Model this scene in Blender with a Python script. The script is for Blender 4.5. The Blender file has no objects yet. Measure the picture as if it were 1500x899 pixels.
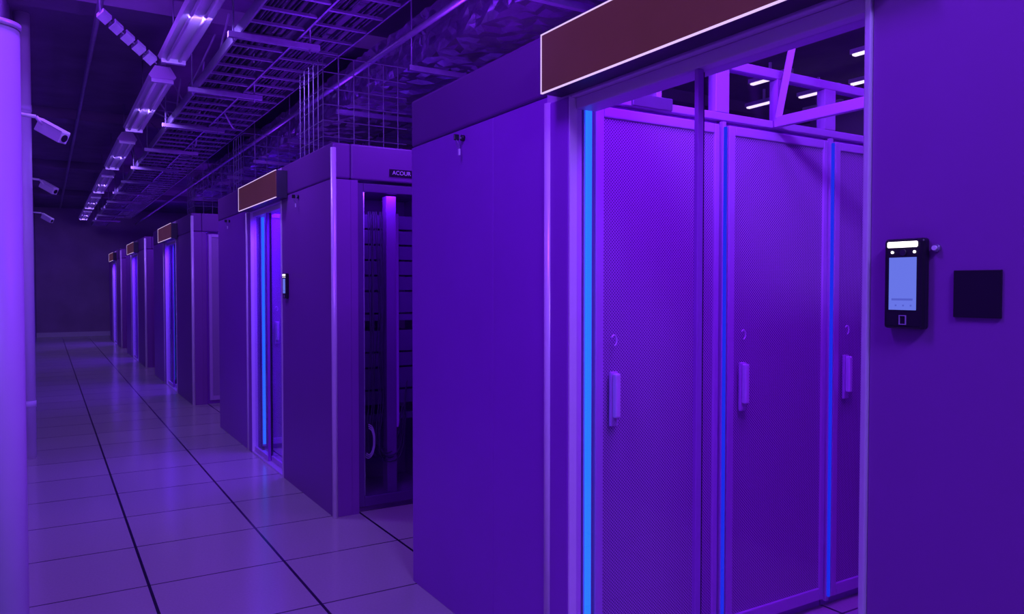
import bpy, bmesh, math, random
from mathutils import Vector, Matrix
random.seed(7)
sc = bpy.context.scene
sc.view_settings.view_transform = 'Standard'
COL = sc.collection

# ---------------------------------------------------------------- materials
def new_mat(name):
    m = bpy.data.materials.new(name); m.use_nodes = True
    nt = m.node_tree
    b = nt.nodes['Principled BSDF']
    return m, nt, b

def pbr(name, col, rough=0.5, metal=0.0, var=0.12, scale=6.0, bump=0.0, bscale=200.0, emis=None, estr=0.0, coat=0.0):
    m, nt, b = new_mat(name)
    tc = nt.nodes.new('ShaderNodeTexCoord')
    nz = nt.nodes.new('ShaderNodeTexNoise'); nz.inputs['Scale'].default_value = scale; nz.inputs['Detail'].default_value = 5
    nt.links.new(tc.outputs['Object'], nz.inputs['Vector'])
    mx = nt.nodes.new('ShaderNodeMix'); mx.data_type = 'RGBA'
    mx.inputs[6].default_value = tuple(c*(1-var) for c in col)+(1,)
    mx.inputs[7].default_value = tuple(min(1, c*(1+var)) for c in col)+(1,)
    nt.links.new(nz.outputs['Fac'], mx.inputs[0])
    nt.links.new(mx.outputs[2], b.inputs['Base Color'])
    b.inputs['Roughness'].default_value = rough
    b.inputs['Metallic'].default_value = metal
    b.inputs['Coat Weight'].default_value = coat
    if bump > 0:
        n2 = nt.nodes.new('ShaderNodeTexNoise'); n2.inputs['Scale'].default_value = bscale
        nt.links.new(tc.outputs['Object'], n2.inputs['Vector'])
        bp = nt.nodes.new('ShaderNodeBump'); bp.inputs['Strength'].default_value = bump; bp.inputs['Distance'].default_value = 0.002
        nt.links.new(n2.outputs['Fac'], bp.inputs['Height']); nt.links.new(bp.outputs['Normal'], b.inputs['Normal'])
    if emis:
        b.inputs['Emission Color'].default_value = tuple(emis)+(1,)
        b.inputs['Emission Strength'].default_value = estr
    return m

def emat(name, col, s):
    m = bpy.data.materials.new(name); m.use_nodes = True
    nt = m.node_tree; nt.nodes.clear()
    e = nt.nodes.new('ShaderNodeEmission'); e.inputs[0].default_value = tuple(col)+(1,); e.inputs[1].default_value = s
    o = nt.nodes.new('ShaderNodeOutputMaterial'); nt.links.new(e.outputs[0], o.inputs[0])
    return m

def glass(name, tint=(0.93, 0.90, 0.97)):
    m = bpy.data.materials.new(name); m.use_nodes = True
    nt = m.node_tree; nt.nodes.clear()
    t = nt.nodes.new('ShaderNodeBsdfTransparent'); t.inputs[0].default_value = tint+(1,)
    g = nt.nodes.new('ShaderNodeBsdfGlossy'); g.inputs['Roughness'].default_value = 0.03
    lw = nt.nodes.new('ShaderNodeLayerWeight'); lw.inputs[0].default_value = 0.5
    pw = nt.nodes.new('ShaderNodeMath'); pw.operation = 'POWER'; pw.inputs[1].default_value = 4.0
    ml = nt.nodes.new('ShaderNodeMath'); ml.operation = 'MULTIPLY_ADD'; ml.inputs[1].default_value = 0.5; ml.inputs[2].default_value = 0.03
    nt.links.new(lw.outputs['Facing'], pw.inputs[0]); nt.links.new(pw.outputs[0], ml.inputs[0])
    mx = nt.nodes.new('ShaderNodeMixShader')
    o = nt.nodes.new('ShaderNodeOutputMaterial')
    nt.links.new(ml.outputs[0], mx.inputs[0]); nt.links.new(t.outputs[0], mx.inputs[1]); nt.links.new(g.outputs[0], mx.inputs[2])
    nt.links.new(mx.outputs[0], o.inputs[0])
    return m

def math_node(nt, op, a, b=None, c=None):
    n = nt.nodes.new('ShaderNodeMath'); n.operation = op
    for i, v in enumerate((a, b, c)):
        if v is None: continue
        if isinstance(v, (int, float)): n.inputs[i].default_value = v
        else: nt.links.new(v, n.inputs[i])
    return n.outputs[0]

def perforated(name, col, hole, pitch=0.0115, rough=0.42):
    m, nt, b = new_mat(name)
    tc = nt.nodes.new('ShaderNodeTexCoord'); sx = nt.nodes.new('ShaderNodeSeparateXYZ')
    nt.links.new(tc.outputs['Object'], sx.inputs[0])
    k = 2*math.pi/pitch
    s1 = math_node(nt, 'SINE', math_node(nt, 'MULTIPLY', sx.outputs[0], k))
    s2 = math_node(nt, 'SINE', math_node(nt, 'MULTIPLY', sx.outputs[2], k))
    p = math_node(nt, 'MULTIPLY', s1, s2)
    f = nt.nodes.new('ShaderNodeMapRange'); f.inputs[1].default_value = 0.0; f.inputs[2].default_value = 0.5
    nt.links.new(p, f.inputs[0])
    mx = nt.nodes.new('ShaderNodeMix'); mx.data_type = 'RGBA'
    mx.inputs[6].default_value = tuple(col)+(1,); mx.inputs[7].default_value = tuple(hole)+(1,)
    nt.links.new(f.outputs[0], mx.inputs[0])
    nt.links.new(mx.outputs[2], b.inputs['Base Color'])
    b.inputs['Roughness'].default_value = rough
    return m

def floor_mat():
    m, nt, b = new_mat('raised_floor_tile')
    tc = nt.nodes.new('ShaderNodeTexCoord'); sx = nt.nodes.new('ShaderNodeSeparateXYZ')
    nt.links.new(tc.outputs['Object'], sx.inputs[0])
    def line(src, off, w):
        a = math_node(nt, 'ADD', src, 60.0 - off)
        q = math_node(nt, 'DIVIDE', a, 0.6)
        fr = math_node(nt, 'FRACT', q)
        c = math_node(nt, 'ABSOLUTE', math_node(nt, 'SUBTRACT', fr, 0.5))
        return math_node(nt, 'GREATER_THAN', c, 0.5 - w/0.6/2), q
    lx, qx = line(sx.outputs[0], 0.383, 0.013)
    ly, qy = line(sx.outputs[1], 4.378, 0.010)
    msk = math_node(nt, 'MAXIMUM', lx, math_node(nt, 'MULTIPLY', ly, 0.85))
    cb = nt.nodes.new('ShaderNodeCombineXYZ')
    nt.links.new(math_node(nt, 'FLOOR', qx), cb.inputs[0]); nt.links.new(math_node(nt, 'FLOOR', qy), cb.inputs[1])
    wn = nt.nodes.new('ShaderNodeTexWhiteNoise'); nt.links.new(cb.outputs[0], wn.inputs['Vector'])
    nz = nt.nodes.new('ShaderNodeTexNoise'); nz.inputs['Scale'].default_value = 90; nz.inputs['Detail'].default_value = 6
    nt.links.new(tc.outputs['Object'], nz.inputs['Vector'])
    t = math_node(nt, 'ADD', math_node(nt, 'MULTIPLY', wn.outputs['Value'], 0.35), math_node(nt, 'MULTIPLY', nz.outputs['Fac'], 0.6))
    mx = nt.nodes.new('ShaderNodeMix'); mx.data_type = 'RGBA'
    mx.inputs[6].default_value = (0.46, 0.54, 0.38, 1); mx.inputs[7].default_value = (0.62, 0.72, 0.51, 1)
    nt.links.new(t, mx.inputs[0])
    m2 = nt.nodes.new('ShaderNodeMix'); m2.data_type = 'RGBA'
    nt.links.new(msk, m2.inputs[0]); nt.links.new(mx.outputs[2], m2.inputs[6]); m2.inputs[7].default_value = (0.015, 0.01, 0.03, 1)
    nt.links.new(m2.outputs[2], b.inputs['Base Color'])
    r = math_node(nt, 'ADD', math_node(nt, 'MULTIPLY', nz.outputs['Fac'], 0.12), 0.12)
    nt.links.new(r, b.inputs['Roughness'])
    b.inputs['IOR'].default_value = 1.8
    return m

M = {}
M['panel'] = pbr('violet_light_powdercoat', (0.38, 0.07, 0.58), 0.36, 0.0, 0.06, 3, 0.05, 500)  # grey panels; the violet of the lighting is mixed into this base colour
M['panel_near'] = pbr('violet_light_powdercoat_matt', (0.27, 0.07, 0.36), 0.45, 0.0, 0.06, 3, 0.05, 500)  # darker matt version, violet lighting likewise put into the colour
M['panel_dark'] = pbr('dark_powdercoat', (0.13, 0.04, 0.21), 0.4, 0.0, 0.08, 3, 0.05, 500)
M['fascia'] = pbr('fascia_powdercoat', (0.18, 0.045, 0.25), 0.4, 0.0, 0.06, 3, 0.05, 500)
M['alu'] = pbr('brushed_aluminium', (0.85, 0.75, 0.9), 0.35, 0.4, 0.05, 20)
M['trim'] = pbr('satin_anodised_trim', (0.95, 0.85, 0.98), 0.3, 0.15, 0.03, 20)
M['frame'] = pbr('rack_frame_paint', (0.66, 0.44, 0.74), 0.38, 0.05, 0.05, 4)
M['perf'] = perforated('perforated_door_steel', (0.58, 0.38, 0.64), (0.10, 0.05, 0.16))
M['white'] = pbr('white_plastic', (0.85, 0.8, 0.88), 0.4, 0.0, 0.04, 8)
M['post'] = pbr('pale_post_paint', (0.52, 0.5, 0.60), 0.45, 0.0, 0.04, 8)
M['black'] = pbr('black_plastic', (0.012, 0.01, 0.018), 0.3, 0.0, 0.1, 8)
M['dark'] = pbr('dark_metal', (0.05, 0.04, 0.07), 0.45, 0.3, 0.2, 8)
M['galv'] = pbr('galvanised_steel', (0.34, 0.28, 0.42), 0.4, 0.6, 0.2, 15)
M['foil'] = pbr('duct_foil', (0.75, 0.65, 0.85), 0.18, 0.95, 0.15, 4, 0.6, 25)
M['ceil'] = pbr('concrete_soffit', (0.27, 0.19, 0.32), 0.9, 0.0, 0.4, 2.5, 0.4, 20)
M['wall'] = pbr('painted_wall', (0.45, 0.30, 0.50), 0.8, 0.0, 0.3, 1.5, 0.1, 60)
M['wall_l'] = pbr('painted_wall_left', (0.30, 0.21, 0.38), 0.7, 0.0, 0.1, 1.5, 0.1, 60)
M['sign'] = pbr('dark_bronze_sign_face', (0.08, 0.034, 0.022), 0.3, 0.1, 0.6, 3.0, emis=(0.055, 0.014, 0.014), estr=0.8)
M['edge'] = emat('sign_edge_glow', (0.74, 0.50, 1.0), 1.15)
M['led'] = emat('blue_led', (0.012, 0.125, 1.0), 2.2)
M['led2'] = emat('deep_blue_led', (0.012, 0.035, 1.0), 0.9)
M['glow'] = emat('violet_glow', (0.10, 0.004, 0.6), 0.5)  # emissive colour for the violet glow inside the open racks
M['lum'] = emat('ceiling_tube', (0.9, 0.75, 1.0), 2.0)
M['flash'] = emat('terminal_flash', (1.0, 0.93, 0.95), 3.5)
M['screen'] = emat('terminal_screen', (0.14, 0.18, 0.80), 1.0)
M['icon'] = emat('terminal_icons', (0.09, 0.11, 0.6), 1.0)
M['glass'] = glass('clear_glass')
M['cable'] = pbr('cable_sheath', (0.06, 0.05, 0.09), 0.5, 0, 0.4, 20)
M['cable_l'] = pbr('light_cable_sheath', (0.4, 0.3, 0.5), 0.5, 0, 0.3, 20)
M['text'] = pbr('label_text', (0.75, 0.7, 0.8), 0.5)
M['floor'] = floor_mat()

# ---------------------------------------------------------------- helpers
def empty(name, loc=(0, 0, 0)):
    e = bpy.data.objects.new(name, None); e.location = loc; e.empty_display_size = 0.1
    COL.objects.link(e); return e

def link(ob, parent):
    COL.objects.link(ob)
    if parent is not None:
        ob.parent = parent
        ob.matrix_parent_inverse = Matrix.Translation(-Vector(parent.location))
    return ob

def boxes(name, bl, mat, parent=None, bevel=0.0, seg=2):
    me = bpy.data.meshes.new(name); bm = bmesh.new()
    for b in bl:
        x0, x1, y0, y1, z0, z1 = b
        vs = [bm.verts.new((x, y, z)) for x in (x0, x1) for y in (y0, y1) for z in (z0, z1)]
        for f in ((0, 1, 3, 2), (4, 6, 7, 5), (0, 4, 5, 1), (2, 3, 7, 6), (0, 2, 6, 4), (1, 5, 7, 3)):
            bm.faces.new([vs[i] for i in f])
    bmesh.ops.recalc_face_normals(bm, faces=bm.faces)
    bm.to_mesh(me); bm.free()
    me.materials.append(mat)
    ob = bpy.data.objects.new(name, me); link(ob, parent)
    if bevel > 0:
        md = ob.modifiers.new('bevel', 'BEVEL'); md.width = bevel; md.segments = seg; md.limit_method = 'ANGLE'
    return ob

def rods(name, segs, r, mat, parent=None, n=8):
    me = bpy.data.meshes.new(name); bm = bmesh.new()
    for s in segs:
        a, b = Vector(s[0]), Vector(s[1]); rr = s[2] if len(s) > 2 else r
        d = b-a; L = d.length
        if L < 1e-6: continue
        rot = d.to_track_quat('Z', 'Y').to_matrix().to_4x4()
        bmesh.ops.create_cone(bm, cap_ends=True, segments=n, radius1=rr, radius2=rr, depth=L,
                              matrix=Matrix.Translation((a+b)/2) @ rot)
    for f in bm.faces: f.smooth = (len(f.verts) == 4 and n > 4)
    bm.to_mesh(me); bm.free(); me.materials.append(mat)
    ob = bpy.data.objects.new(name, me); return link(ob, parent)

def tube(name, pts_list, r, mat, parent=None):
    cu = bpy.data.curves.new(name, 'CURVE'); cu.dimensions = '3D'; cu.bevel_depth = r; cu.bevel_resolution = 2
    for pts in pts_list:
        sp = cu.splines.new('BEZIER'); sp.bezier_points.add(len(pts)-1)
        for bp, p in zip(sp.bezier_points, pts):
            bp.co = p; bp.handle_left_type = bp.handle_right_type = 'AUTO'
    cu.materials.append(mat)
    ob = bpy.data.objects.new(name, cu); return link(ob, parent)

def area(name, loc, direction, sx, sy, power, col, parent=None):
    l = bpy.data.lights.new(name, 'AREA'); l.shape = 'RECTANGLE'; l.size = sx; l.size_y = sy
    l.energy = power; l.color = col
    o = bpy.data.objects.new(name, l); o.location = loc
    o.rotation_euler = Vector(direction).to_track_quat('-Z', 'Y').to_euler()
    link(o, parent); return o

# ---------------------------------------------------------------- shell
W = 1.42; ZC = 3.45; XL = -0.20; XR = 8.0; YF = 24.0; YB = -2.5
boxes('floor', [(XL, XR, YB, YF, -0.1, 0)], M['floor'])
boxes('ceiling', [(XL-.15, XR+.15, YB-.15, YF+.15, ZC, ZC+0.15)], M['ceil'])
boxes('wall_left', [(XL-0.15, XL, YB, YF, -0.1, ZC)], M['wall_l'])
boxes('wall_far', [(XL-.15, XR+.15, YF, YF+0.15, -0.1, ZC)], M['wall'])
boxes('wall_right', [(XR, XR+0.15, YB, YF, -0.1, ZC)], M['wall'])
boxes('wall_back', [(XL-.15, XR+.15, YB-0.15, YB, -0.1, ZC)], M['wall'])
boxes('baseboard_far', [(XL, XR, YF-0.03, YF, 0, 0.12)], M['white'])
for y in (6.2, 10.6, 15.0, 19.4):
    boxes('ceiling_beam', [(XL, XR, y, y+0.30, 3.33, ZC)], M['ceil'])

# ---------------------------------------------------------------- racks
def rack(x0, yf, depth, sgn, detail=True):
    x1 = x0+0.612
    e = empty('server_rack', (x0, yf, 0))
    def Y(a, b): return (min(yf+sgn*a, yf+sgn*b), max(yf+sgn*a, yf+sgn*b))
    a, b = Y(-depth, -0.03)
    boxes('cabinet_body', [(x0, x1, a, b, 0.0, 1.955)], M['panel'], e)
    a, b = Y(-0.03, 0.0)
    fx0, fx1 = x0+0.028, x1-0.012
    boxes('door_frame', [(fx0, fx0+0.035, a, b, 0.04, 1.94), (fx1-0.025, fx1, a, b, 0.04, 1.94),
                         (fx0+0.035, fx1-0.025, a, b, 1.905, 1.94), (fx0+0.035, fx1-0.025, a, b, 0.04, 0.09)], M['frame'], e, 0.004)
    a, b = Y(-0.022, -0.008)
    boxes('perforated_door', [(fx0+0.035, fx1-0.025, a, b, 0.09, 1.905)], M['perf'], e)
    if detail:
        a, b = Y(0.0, 0.012)
        hx = fx0+0.055
        boxes('handle_base', [(hx, hx+0.034, a, b, 0.87, 1.055)], M['frame'], e, 0.004)
        a, b = Y(0.012, 0.034)
        boxes('handle_lever', [(hx+0.006, hx+0.028, a, b, 0.90, 1.05)], M['white'], e, 0.006, 3)
        y = yf+sgn*0.016
        pts = [(hx+0.010+0.012*math.cos(t), y, 1.16+0.018*math.sin(t)) for t in [math.radians(v) for v in (140, 90, 40, 0, -40, -80)]]
        tube('lock_hook', [pts], 0.0026, M['trim'], e)
    return e

def upper_frame(x0, n, y0, y1):
    e = empty('containment_upper_frame', (x0, y0, 1.96))
    L = []
    xe = x0+n*0.62
    L += [(x0-0.02, xe, y0, y1, 1.957, 1.985), (x0-0.02, xe, y0, y1, 2.15, 2.185)]
    for i in range(n+1):
        x = x0+i*0.62
        L.append((x-0.035, x+0.035, y0, y1, 1.985, 2.15))
    for i in range(n):
        x = x0+i*0.62+0.31
        L.append((x-0.012, x+0.012, y0, y1, 1.985, 2.15))
    boxes('mullions', L, M['frame'], e, 0.003)
    boxes('glazing', [(x0, xe, (y0+y1)/2-0.003, (y0+y1)/2+0.003, 1.985, 2.15)], M['glass'], e)
    return e

def led(x, y, mat, r=0.009, z0=0.05, z1=1.93):
    e = empty('led_strip_light', (x, y, 0))
    boxes('channel', [(x-r-0.004, x+r+0.004, y+0.004, y+0.02, z0-0.02, z1+0.02)], M['frame'], e)
    boxes('diffuser', [(x-r, x+r, y-0.008, y+0.004, z0, z1)], mat, e, 0.003)

def end_panel(y0, y1, seam=None, thick=0.11, mat='panel'):
    e = empty('rack_row_end_panel', (W, y0, 0))
    ys = [y0] + ([seam] if seam else []) + [y1]
    for i in range(len(ys)-1):
        boxes('side_panel', [(W, W+thick, ys[i]+0.0005, ys[i+1]-0.0005, 0.0, 1.962)], M[mat], e, 0.002)
    boxes('top_fascia', [(W-0.002, W+thick, y0, y1, 1.966, 2.172)], M['fascia'], e, 0.012, 3)
    return e

def sign(y0, y1):
    e = empty('illuminated_header_sign', (W-0.08, y0, 1.94))
    boxes('sign_body', [(W-0.075, W-0.004, y0, y1, 1.943, 2.127)], M['dark'], e)
    boxes('sign_face', [(W-0.082, W-0.075, y0+0.004, y1-0.004, 1.9470, 2.1230)], M['sign'], e)
    boxes('edge_light', [(W-0.084, W-0.076, y0, y1, 2.1240, 2.127), (W-0.084, W-0.076, y0, y1, 1.943, 1.946),
                         (W-0.084, W-0.076, y1-0.0025, y1, 1.946, 2.124)], M['edge'], e)

def sliding_door(y0, y1, meet):
    e = empty('sliding_glass_door', (W, y0, 0))
    boxes('jamb_far', [(W-0.002, W+0.035, y1-0.125, y1-0.018, 0.0, 1.94)], M['panel'], e, 0.006)
    boxes('jamb_far_lip', [(W+0.0, W+0.045, y1-0.132, y1-0.125, 0.0, 1.94)], M['trim'], e)
    boxes('jamb_near', [(W-0.008, W+0.10, y0, y0+0.014, 0.0, 1.94)], M['alu'], e, 0.003)
    boxes('header', [(W+0.0, W+0.11, y0, y1, 1.935, 2.17)], M['frame'], e, 0.004)
    boxes('header_rail', [(W+0.02, W+0.10, y0+0.014, y1-0.135, 1.90, 1.935)], M['frame'], e, 0.003)
    boxes('threshold', [(W, W+0.10, y0, y1-0.135, 0.0, 0.012)], M['alu'], e)
    a, b = y0+0.016, y1-0.135
    boxes('leaf_near_glass', [(W+0.05, W+0.058, a, meet+0.012, 0.015, 1.90)], M['glass'], e)
    boxes('leaf_far_glass', [(W+0.025, W+0.033, meet-0.012, b, 0.015, 1.90)], M['glass'], e)
    boxes('meeting_stile', [(W+0.045, W+0.062, meet-0.006, meet+0.008, 0.012, 1.90)], M['dark'], e, 0.002)
    boxes('meeting_stile_trim', [(W+0.020, W+0.040, meet-0.024, meet-0.010, 0.012, 1.90)], M['panel'], e, 0.002)
    boxes('leaf_bottom_rail', [(W+0.045, W+0.063, a, meet-0.008, 0.013, 0.05), (W+0.02, W+0.038, meet, b, 0.013, 0.05)], M['frame'], e, 0.002)

def terminal(y0, z0=1.26):
    y1 = y0+0.080; z1 = z0+0.172; e = empty('access_control_terminal', (W, y0, z0))
    x = W-0.022
    boxes('body', [(x, W-0.001, y0, y1, z0, z1)], M['black'], e, 0.006, 3)
    boxes('flash_bar', [(x-0.003, x+0.001, y0+0.012, y1-0.008, z1-0.017, z1-0.006)], M['flash'], e, 0.002)
    boxes('screen', [(x-0.0015, x+0.001, y0+0.014, y1-0.012, z0+0.036, z0+0.136)], M['screen'], e)
    boxes('screen_menu_bar', [(x-0.0022, x-0.0015, y0+0.020, y1-0.018, z0+0.054, z0+0.058)] +
          [(x-0.0022, x-0.0015, y0+0.022+i*0.015, y0+0.025+i*0.015, z0+0.043, z0+0.046) for i in range(3)], M['icon'], e)
    cy = (y0+y1)/2
    rods('camera_lens', [((x-0.003, cy, z1-0.027), (x, cy, z1-0.027))], 0.006, M['dark'], e, 20)
    rods('ir_lamps', [((x-0.002, cy-0.022, z1-0.026), (x, cy-0.022, z1-0.026)), ((x-0.002, cy+0.022, z1-0.026), (x, cy+0.022, z1-0.026))], 0.0025, M['flash'], e, 12)
    boxes('fingerprint_frame', [(x-0.002, x, cy-0.007, cy+0.007, z0+0.008, z0+0.0095), (x-0.002, x, cy-0.007, cy+0.007, z0+0.0245, z0+0.026),
                                (x-0.002, x, cy-0.007, cy-0.0055, z0+0.0095, z0+0.0245), (x-0.002, x, cy+0.0055, cy+0.007, z0+0.0095, z0+0.0245)], M['cable_l'], e)

def key(y, z):
    e = empty('panel_lock_with_key', (W, y, z))
    rods('lock_barrel', [((W-0.012, y, z), (W-.0005, y, z))], 0.012, M['black'], e, 16)
    boxes('key_blade', [(W-0.024, W-0.012, y-0.002, y+0.002, z-0.004, z+0.004)], M['galv'], e)
    boxes('key_head', [(W-0.045, W-0.022, y-0.003, y+0.003, z-0.012, z+0.012)], M['black'], e, 0.004)
    tube('key_ring', [[(W-0.035, y, z-0.008), (W-0.028, y-0.008, z-0.028), (W-0.02, y, z-0.045), (W-0.028, y+0.008, z-0.028), (W-0.035, y, z-0.008)]], 0.0015, M['galv'], e)
    boxes('key_tag', [(W-0.024, W-0.018, y-0.007, y+0.007, z-0.070, z-0.043)], M['white'], e, 0.003)

def open_rack(x0, y0, depth, lit=True):
    x1 = x0+0.60; e = empty('server_rack', (x0, y0, 0))
    boxes('cabinet_shell', [(x0, x0+0.015, y0+0.03, y0+depth, 0, 1.955), (x1-0.015, x1, y0+0.03, y0+depth, 0, 1.955),
                            (x0+.015, x1-.015, y0+depth-0.4, y0+depth, 0, 1.955), (x0+.015, x1-.015, y0+0.03, y0+depth-.4, 1.93, 1.955),
                            (x0+.015, x1-.015, y0+0.03, y0+depth-.4, 0, 0.03)], M['panel_near'], e)
    boxes('door_frame', [(x0+0.002, x0+0.04, y0, y0+0.03, 0.03, 1.95), (x1-0.04, x1-0.002, y0, y0+0.03, 0.03, 1.95),
                         (x0+0.04, x1-0.04, y0, y0+0.03, 1.90, 1.95), (x0+0.04, x1-0.04, y0, y0+0.03, 0.03, 0.09)], M['panel_dark'], e, 0.004)
    boxes('door_glass', [(x0+0.04, x1-0.04, y0+0.012, y0+0.018, 0.09, 1.90)], M['glass'], e)
    L = []
    for xx in (x0+0.058, x1-0.105):
        z = 0.15
        L.append((xx, xx+0.006, y0+0.12, y0+0.15, 0.06, 1.92)); L.append((xx+0.024, xx+0.03, y0+0.12, y0+0.15, 0.06, 1.92))
        while z < 1.85:
            L.append((xx+0.006, xx+0.024, y0+0.12, y0+0.15, z, z+0.022)); z += 0.044
    boxes('mounting_rails', L, M['white'], e)
    boxes('vertical_cable_manager', [(x0+0.235, x0+0.30, y0+0.13, y0+0.20, 0.06, 1.90)], M['panel_near'], e, 0.004)
    boxes('interior_glow_strip', [(x0+0.315, x0+0.345, y0+0.20, y0+0.212, 0.45, 1.80)], M['glow'], e)  # glowing strip added for the violet light in the cabinet, no real lamp
    L = []; z = 0.2
    while z < 1.75:
        h = random.choice((0.04, 0.085, 0.085, 0.13))
        if random.random() < 0.6: L.append((x0+0.115, x1-0.115, y0+0.25, y0+depth-0.42, z, z+h))
        z += h+0.012
    boxes('server_units', L, M['panel_dark'], e, 0.002)
    cl = []
    for i in range(9):
        xx = x0+0.12+random.random()*0.09; yy = y0+0.10+random.random()*0.07
        cl.append([(xx+random.uniform(-.01, .01), yy, 1.8), (xx+random.uniform(-.02, .02), yy-0.02, 1.2), (xx+random.uniform(-.02, .02), yy, 0.7), (xx+0.05, yy, 0.25+random.random()*.1), (xx+0.2, yy+.08, 0.3+random.random()*0.6)])
    tube('patch_cables', cl, 0.004, M['cable'], e)
    c = Vector((x0+0.10, y0+0.09, 0.40))
    lp = []
    for k in range(3):
        lp.append([(c.x+(0.030+k*0.006)*math.cos(t), c.y+0.004*k, c.z+(0.08+k*0.012)*math.sin(t)) for t in [i*math.pi/6 for i in range(8, 16)]])
    tube('fibre_loop', lp, 0.003, M['white'], e)
    if lit:
        area('rack_interior_fill', (x0+0.2, y0+0.08, 1.92), (0, 0.15, -1), 0.25, 0.06, 2.2, (0.20, 0.03, 1), e)  # added fill to brighten the cabinet interior, no fixture behind it

XK = 1.526
DEEP = (0.25, 0.013, 1.0)
pods = [(0.955, 2.124, 3.216, 1.48), (5.44, 6.53, 7.74, 5.98), (10.50, 11.67, 12.85, 11.05), (15.2, 16.35, 17.5, 15.8), (19.95, 21.1, 22.25, 20.5)]
near_rows = [-0.6, 4.337, 9.30, 14.05, 18.8]
for i, (a, b, c, mt) in enumerate(pods):
    nr = near_rows[i]
    end_panel(b-0.0, c, seam=(2.48 if i == 0 else None))
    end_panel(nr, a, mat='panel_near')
    sign(a-0.16 if i else 0.86, b-0.09)
    sliding_door(a, b, mt)
    rods('corner_edge_trim', [((W+0.006, b-0.008, 0.0), (W+0.006, b-0.008, 1.94))], 0.018, M['trim'], None, 24)
    if i:
        rods('corner_edge_trim', [((W+0.008, nr+0.004, 0.0), (W+0.008, nr+0.004, 2.14))], 0.016, M['trim'], None, 24)
    n = 5 if i == 0 else 3
    for k in range(n):
        rack(XK+0.012+k*0.62, b-0.075, c-b+0.06, -1, detail=(i < 2))
    upper_frame(XK+0.01, n, b-0.07, b-0.03)
    for k in range(n):
        led(XK+0.002+k*0.62 + (0.0 if k == 0 else 0.008), b-0.083, M['led'] if k == 0 else M['led2'], 0.0105 if k == 0 else 0.0045)
    if i == 0:
        for k in range(n):
            rack(W+0.14+k*0.62, a-0.02, 1.0, 1, detail=False)
    else:
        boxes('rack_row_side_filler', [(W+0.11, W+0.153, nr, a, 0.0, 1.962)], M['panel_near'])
        for k in range(3):
            if i == 1:
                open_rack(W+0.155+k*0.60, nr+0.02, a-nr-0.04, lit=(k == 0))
            else:
                rack(W+0.155+k*0.62, nr+0.02, a-nr-0.04, -1, detail=False)
        boxes('rack_top_fascia', [(W+0.11, W+0.155+1.8, nr+0.0, nr+0.14, 1.966, 2.172)], M['fascia'], None, 0.01, 3)

terminal(0.831)
terminal(5.27)
key(2.71, 1.925); key(5.02, 1.925); key(7.2, 1.925)
boxes('redaction_square', [(W-0.006, W-0.0005, 0.703, 0.785, 1.285, 1.370)], M['black'], None, 0.001)  # black redaction square, built as a thin box
e = empty('door_release_sensor', (W-0.01, 0.818, 1.412))
rods('sensor_base', [((W-0.008, 0.818, 1.412), (W-.0005, 0.818, 1.412))], 0.007, M['galv'], e, 20)
rods('sensor_dome', [((W-0.013, 0.818, 1.412), (W-0.008, 0.818, 1.412))], 0.0045, M['white'], e, 20)
e = empty('rack_label_plate', (1.775, 4.33, 2.0))
boxes('plate', [(1.770, 2.12, 4.328, 4.336, 2.000, 2.042)], M['black'], e)
t = bpy.data.curves.new('label_lettering', 'FONT'); t.body = 'ACOUR'; t.size = 0.034; t.extrude = 0.0008
t.materials.append(M['text'])
o = bpy.data.objects.new('label_lettering', t); o.location = (1.785, 4.3265, 2.010); o.rotation_euler = (math.pi/2, 0, 0)
link(o, e)
boxes('rack_number_plate', [(1.72, 1.90, 2.044, 2.053, 1.958, 2.00)], M['galv'], None, 0.002)
e = empty('skylight_flap', (2.43, 2.04, 1.97))
xx = 2.43
boxes('flap_frame', [(xx-0.012, xx+0.012, 0.99, 2.04, 1.955, 1.995)], M['frame'], e, 0.003)
rods('flap_stay', [((xx, 2.03, 1.99), (xx, 1.955, 2.30), 0.018)], 0.018, M['frame'], e, 4)
boxes('flap_top_bar', [(xx-0.01, xx+0.01, 0.99, 1.955, 2.285, 2.31)], M['frame'], e, 0.003)

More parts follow.
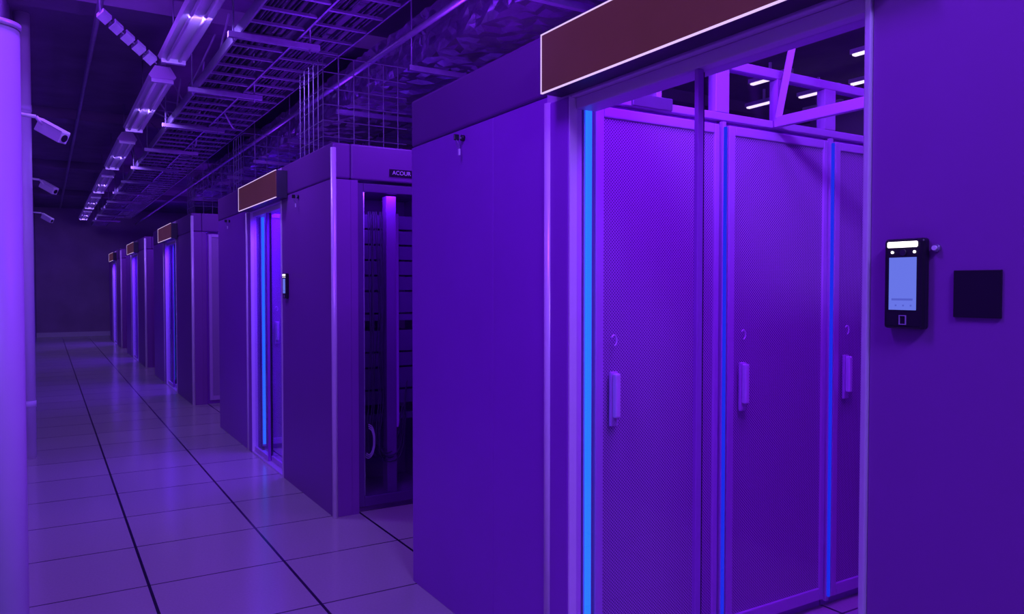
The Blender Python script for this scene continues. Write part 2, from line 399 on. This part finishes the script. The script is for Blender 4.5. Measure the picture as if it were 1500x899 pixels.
# ---------------------------------------------------------------- left side things
e = empty('white_partition_post', (-0.085, 1.92, 0))
rods('post', [((-0.087, 1.92, 0), (-0.087, 1.92, 1.87))], 0.05, M['post'], e, 48)
rods('post_cap', [((-0.087, 1.92, 1.87), (-0.087, 1.92, 1.882))], 0.053, M['alu'], e, 48)
boxes('post_wall_bracket', [(-0.2, -0.08, 1.90, 1.94, 1.80, 1.86), (-0.2, -0.08, 1.90, 1.94, 0.3, 0.36)], M['dark'], e)
e = empty('white_downpipe', (-0.12, 7.1, 0))
rods('pipe', [((-0.125, 7.1, 0), (-0.125, 7.1, ZC))], 0.055, M['white'], e, 32)
rods('pipe_collars', [((-0.125, 7.1, z), (-0.125, 7.1, z+0.05)) for z in (0.4, 2.7)], 0.058, M['white'], e, 32)
def cctv(y, z, s=0.85):
    e = empty('security_camera', (XL, y, z))
    x = XL
    boxes('wall_mount', [(x, x+0.03, y-0.05, y+0.05, z+0.04, z+0.14)], M['white'], e, 0.006)
    rods('bracket_arm', [((x+0.03, y, z+0.09), (x+0.17, y, z+0.08)), ((x+0.17, y, z+0.08), (x+0.22, y, z+0.02))], 0.011, M['white'], e, 12)
    d = Vector((0.72, -0.55, -0.48)).normalized()
    me = bpy.data.meshes.new('housing'); bm = bmesh.new()
    rot = d.to_track_quat('Y', 'Z').to_matrix().to_4x4()
    c = Vector((x+0.25, y, z))
    bmesh.ops.create_cube(bm, size=1, matrix=Matrix.Translation(c) @ rot @ Matrix.Diagonal((0.085*s, 0.20*s, 0.08*s, 1)))
    bmesh.ops.create_cube(bm, size=1, matrix=Matrix.Translation(c+Vector((0, 0, 0.047*s))) @ rot @ Matrix.Diagonal((0.10*s, 0.23*s, 0.01*s, 1)))
    bm.to_mesh(me); bm.free(); me.materials.append(M['white'])
    h = link(bpy.data.objects.new('housing', me), e)
    md = h.modifiers.new('b', 'BEVEL'); md.width = 0.005; md.segments = 3
    rods('lens', [(c+d*0.09*s, c+d*0.106*s)], 0.026*s, M['black'], e, 24)
for y, z in ((5.3, 2.25), (9.4, 2.37), (14.0, 2.40)):
    cctv(y, z)

# ---------------------------------------------------------------- ceiling services
for y in (3.75, 6.6, 9.6, 12.7, 15.8, 18.8):
    e = empty('linear_luminaire', (0.81, y, 3.0))
    L = 2.3
    me = bpy.data.meshes.new('housing'); bm = bmesh.new()
    prof = [(-0.055, 3.06), (-0.10, 2.985), (-0.085, 2.965), (0.085, 2.965), (0.10, 2.985), (0.055, 3.06)]
    r0 = [bm.verts.new((0.81+p[0], y, p[1])) for p in prof]; r1 = [bm.verts.new((0.81+p[0], y+L, p[1])) for p in prof]
    bm.faces.new(r0); bm.faces.new(list(reversed(r1)))
    for k in range(6): bm.faces.new([r0[k], r1[k], r1[(k+1) % 6], r0[(k+1) % 6]])
    bmesh.ops.recalc_face_normals(bm, faces=bm.faces)
    bm.to_mesh(me); bm.free(); me.materials.append(M['white']); link(bpy.data.objects.new('housing', me), e)
    rods('tubes', [((0.77, y+0.05, 2.955), (0.77, y+L-0.05, 2.955)), ((0.85, y+0.05, 2.955), (0.85, y+L-0.05, 2.955))], 0.011, M['white'], e, 12)
    boxes('end_caps', [(0.73, 0.89, y+0.01, y+0.05, 2.935, 2.965), (0.73, 0.89, y+L-0.05, y+L-0.01, 2.935, 2.965)], M['alu'], e)
e = empty('lighting_trunking', (0.81, 3.5, 3.07))
boxes('trunk', [(0.79, 0.83, 3.5, 22.0, 3.065, 3.10)], M['galv'], e)
rods('drop_rods', [((0.81, 4+i*2.0, 3.10), (0.81, 4+i*2.0, ZC)) for i in range(9)], 0.005, M['galv'], e)

def ladder(xa, xb, z, y0, y1, step=0.25):
    e = empty('cable_ladder_tray', (xa, y0, z))
    boxes('side_rails', [(xa, xa+0.012, y0, y1, z, z+0.07), (xb-0.012, xb, y0, y1, z, z+0.07)], M['galv'], e)
    L = []; y = y0
    while y < y1:
        L.append((xa+0.012, xb-0.012, y, y+0.025, z+0.005, z+0.02)); y += step
    boxes('rungs', L, M['galv'], e)
    cl = []
    for i in range(22):
        x = xa+0.03+(xb-xa-0.06)*random.random(); pts = []
        y = y0
        while y <= y1:
            pts.append((x+random.uniform(-.012, .012), y, z+0.03+random.random()*0.03)); y += 1.2
        cl.append(pts)
    tube('cables', cl, 0.010, M['cable'], e)
ladder(1.02, 1.36, 2.86, 2.6, 22, 0.25)
ladder(1.5, 1.93, 3.08, 1.5, 22, 0.3)
y = 3.3
while y < 21:
    e = empty('strut_hanger', (0.9, y, 2.8))
    boxes('strut', [(0.95, 1.50, y, y+0.035, 2.822, 2.855)], M['cable_l'], e)
    rods('threaded_rods', [((0.98, y+0.017, 2.80), (0.98, y+0.017, ZC)), ((1.44, y+0.017, 2.80), (1.44, y+0.017, ZC))], 0.006, M['galv'], e)
    y += 1.5
def basket(x0, x1, y0, y1, z0, z1, s=0.1):
    segs = []
    x = x0
    while x <= x1+1e-4:
        segs.append(((x, y0, z0), (x, y0, z1)))
        segs.append(((x, y0, z0), (x, y1, z0))); x += s
    z = z0
    while z <= z1+1e-4:
        segs.append(((x0, y0, z), (x1, y0, z)))
        segs.append(((x0, y0, z), (x0, y1, z)))
        z += s
    y = y0
    while y <= y1+1e-4:
        segs.append(((x0, y, z0), (x1, y, z0)))
        segs.append(((x0, y, z0), (x0, y, z1)))
        y += s
    rods('wire_cable_basket', segs, 0.0032, M['galv'], None, 4)
basket(1.5, 2.06, 4.75, 5.25, 2.18, 2.78)
basket(1.5, 2.0, 7.0, 7.4, 2.18, 2.68)
basket(1.5, 2.0, 9.6, 10.1, 2.18, 2.78)
def duct(name, x0, x1, y0, y1, z0, z1, nx=6, ny=60, nz=5, amp=0.02):
    e = empty(name, (x0, y0, z0))
    me = bpy.data.meshes.new('foil_skin'); bm = bmesh.new()
    def face_grid(o, u, v, nu, nv):
        g = [[bm.verts.new(Vector(o)+Vector(u)*i/nu+Vector(v)*j/nv) for j in range(nv+1)] for i in range(nu+1)]
        for i in range(nu):
            for j in range(nv): bm.faces.new((g[i][j], g[i+1][j], g[i+1][j+1], g[i][j+1]))
    dx, dy, dz = x1-x0, y1-y0, z1-z0
    face_grid((x0, y0, z0), (dx, 0, 0), (0, dy, 0), nx, ny); face_grid((x0, y0, z1), (dx, 0, 0), (0, dy, 0), nx, ny)
    face_grid((x0, y0, z0), (0, 0, dz), (0, dy, 0), nz, ny); face_grid((x1, y0, z0), (0, 0, dz), (0, dy, 0), nz, ny)
    face_grid((x0, y0, z0), (dx, 0, 0), (0, 0, dz), nx, nz); face_grid((x0, y1, z0), (dx, 0, 0), (0, 0, dz), nx, nz)
    bmesh.ops.remove_doubles(bm, verts=bm.verts, dist=1e-4)
    for v in bm.verts: v.co += Vector([random.uniform(-amp, amp) for _ in range(3)])
    bmesh.ops.triangulate(bm, faces=bm.faces)
    bmesh.ops.recalc_face_normals(bm, faces=bm.faces)
    bm.to_mesh(me); bm.free(); me.materials.append(M['foil'])
    link(bpy.data.objects.new('foil_skin', me), e)
    segs = []; bars = []
    y = y0+0.6
    while y < y1:
        segs += [((x0-0.04, y, z0-0.05), (x0-0.04, y, ZC)), ((x1+0.04, y, z0-0.05), (x1+0.04, y, ZC))]
        bars.append((x0-0.06, x1+0.06, y-0.018, y+0.018, z0-0.055, z0-0.02)); y += 1.5
    rods('hanger_rods', segs, 0.005, M['galv'], e); boxes('hanger_bars', bars, M['galv'], e)
duct('insulated_air_duct', 2.16, 2.85, 1.2, 14, 2.84, 3.16, 11, 170, 6, 0.010)
duct('insulated_air_duct', 3.1, 3.6, 1.2, 14, 2.95, 3.2, 8, 170, 4, 0.010)
rods('sprinkler_pipe', [((2.02, 1, 2.95), (2.02, 22, 2.95)), ((0.35, 3, 3.27), (0.35, 22, 3.27))], 0.020, M['galv'], None, 12)
y = 3.5
segs = []
while y < 21:
    segs.append(((1.50, y, 3.24), (random.uniform(1.9, 2.05), y, 3.24))); y += 0.75
rods('electrical_conduit', segs, 0.012, M['galv'], None, 8)
cl = []
for i in range(20):
    x = random.uniform(1.0, 1.6); y = random.uniform(3.2, 14)
    cl.append([(x, y, 3.25), (x+random.uniform(-.1, .2), y+random.uniform(.1, .4), 3.0+random.uniform(-.05, .1)), (x+random.uniform(-.1, .3), y+random.uniform(.5, 1.2), 2.99+random.uniform(-.05, .2)), (x+random.uniform(0, .4), y+random.uniform(1.2, 1.8), 3.3)])
tube('loose_ceiling_cables', cl, 0.008, M['cable_l'])
e = empty('slotted_hanging_bracket', (0.3, 5.5, 3.1))
a, b = Vector((0.32, 5.52, 3.06)), Vector((0.66, 5.68, 2.83))
for k in range(5):
    p = a.lerp(b, k/5); q = a.lerp(b, (k+0.72)/5)
    rods('slat_%d' % (k+1), [(p, q)], 0.042, M['cable_l'], e, 4)
rods('bracket_wire', [(a, (0.32, 5.52, ZC)), (a, b)], 0.006, M['galv'], e)
for x, y in ((5.87, 5.0), (5.87, 3.9), (6.7, 4.5), (6.6, 5.7), (6.7, 5.1), (7.3, 5.5), (7.4, 4.9)):
    e = empty('tube_light', (x, y, 3.3))
    boxes('housing', [(x-0.03, x+0.03, y-0.24, y+0.24, 3.30, 3.34)], M['white'], e)
    boxes('stem', [(x-0.01, x+0.01, y-0.01, y+0.01, 3.34, ZC)], M['white'], e)
    boxes('diffuser', [(x-0.022, x+0.022, y-0.22, y+0.22, 3.285, 3.30)], M['lum'], e)

# ---------------------------------------------------------------- lights
area('aisle_light', (2.5, 1.5, 3.2), (0, 0.25, -1), 2.0, 0.5, 165, DEEP)
area('aisle_fill_light', (1.70, 1.15, 2.4), (0.15, 0.8, -1), 0.3, 0.2, 14, DEEP)
for i, (a, b, c, mt) in enumerate(pods[1:]):
    area('aisle_light', (1.95, (a+b)/2, 2.14), (-0.45, 0, -1), 0.8, 0.6, 46, (0.12, 0.008, 1.0))
area('corridor_fill', (0.55, -1.0, 3.1), (0.1, 0.8, -0.75), 0.7, 0.3, 54, (0.30, 0.17, 1.0))  # added corridor fill from behind the camera, no fixture modelled
area('corridor_fill', (0.15, 1.5, 3.3), (0.75, 0.35, -1), 0.3, 0.8, 46, (0.24, 0.03, 1.0))  # added violet wash to brighten the near pod panels, out of view
area('corridor_fill', (0.0, 5.2, 3.3), (0.7, 0.5, -1), 0.2, 0.5, 14, (0.26, 0.05, 1.0))  # added violet wash for the pod panels further along
for y, p in ((4.9, 15), (7.75, 12), (10.75, 11), (13.85, 11), (16.95, 13), (19.95, 18)):
    area('added_down_fill', (0.81, y, 2.925), (0.05, 0.40, -0.9), 0.14, 0.25, p, (0.32, 0.18, 1.0))  # added corridor fill tucked below the luminaires, which are themselves unlit
for y in (3.78, 8.4, 13.3, 18.0):
    area('open_aisle_fill', (2.0, y, 2.6), (0, 0.5, -1), 0.4, 0.3, 8, (0.25, 0.05, 1.0))  # added fill to brighten the rack fronts in the open aisles
for y, p in ((3.7, 18), (6, 7), (8.4, 7), (14, 6), (19, 5)):
    area('ceiling_wash_fill', (1.95, y, 2.2), (-0.1, 0.0, 1), 0.3, 0.5, p, (0.24, 0.025, 1.0))  # added upward fill above the pods to lift the dark ceiling

w = bpy.data.worlds.new('world'); sc.world = w; w.use_nodes = True
w.node_tree.nodes['Background'].inputs[0].default_value = (0.15, 0.03, 0.5, 1)
w.node_tree.nodes['Background'].inputs[1].default_value = 0.05

# ---------------------------------------------------------------- camera
cam = bpy.data.cameras.new('camera'); cam.sensor_width = 36; cam.lens = 1130/1500*36; cam.clip_start = 0.02
co = bpy.data.objects.new('camera', cam); co.location = (0, 0, 1.34)
co.rotation_euler = (math.radians(90-1.495), 0, math.radians(-31.2))
COL.objects.link(co); sc.camera = co
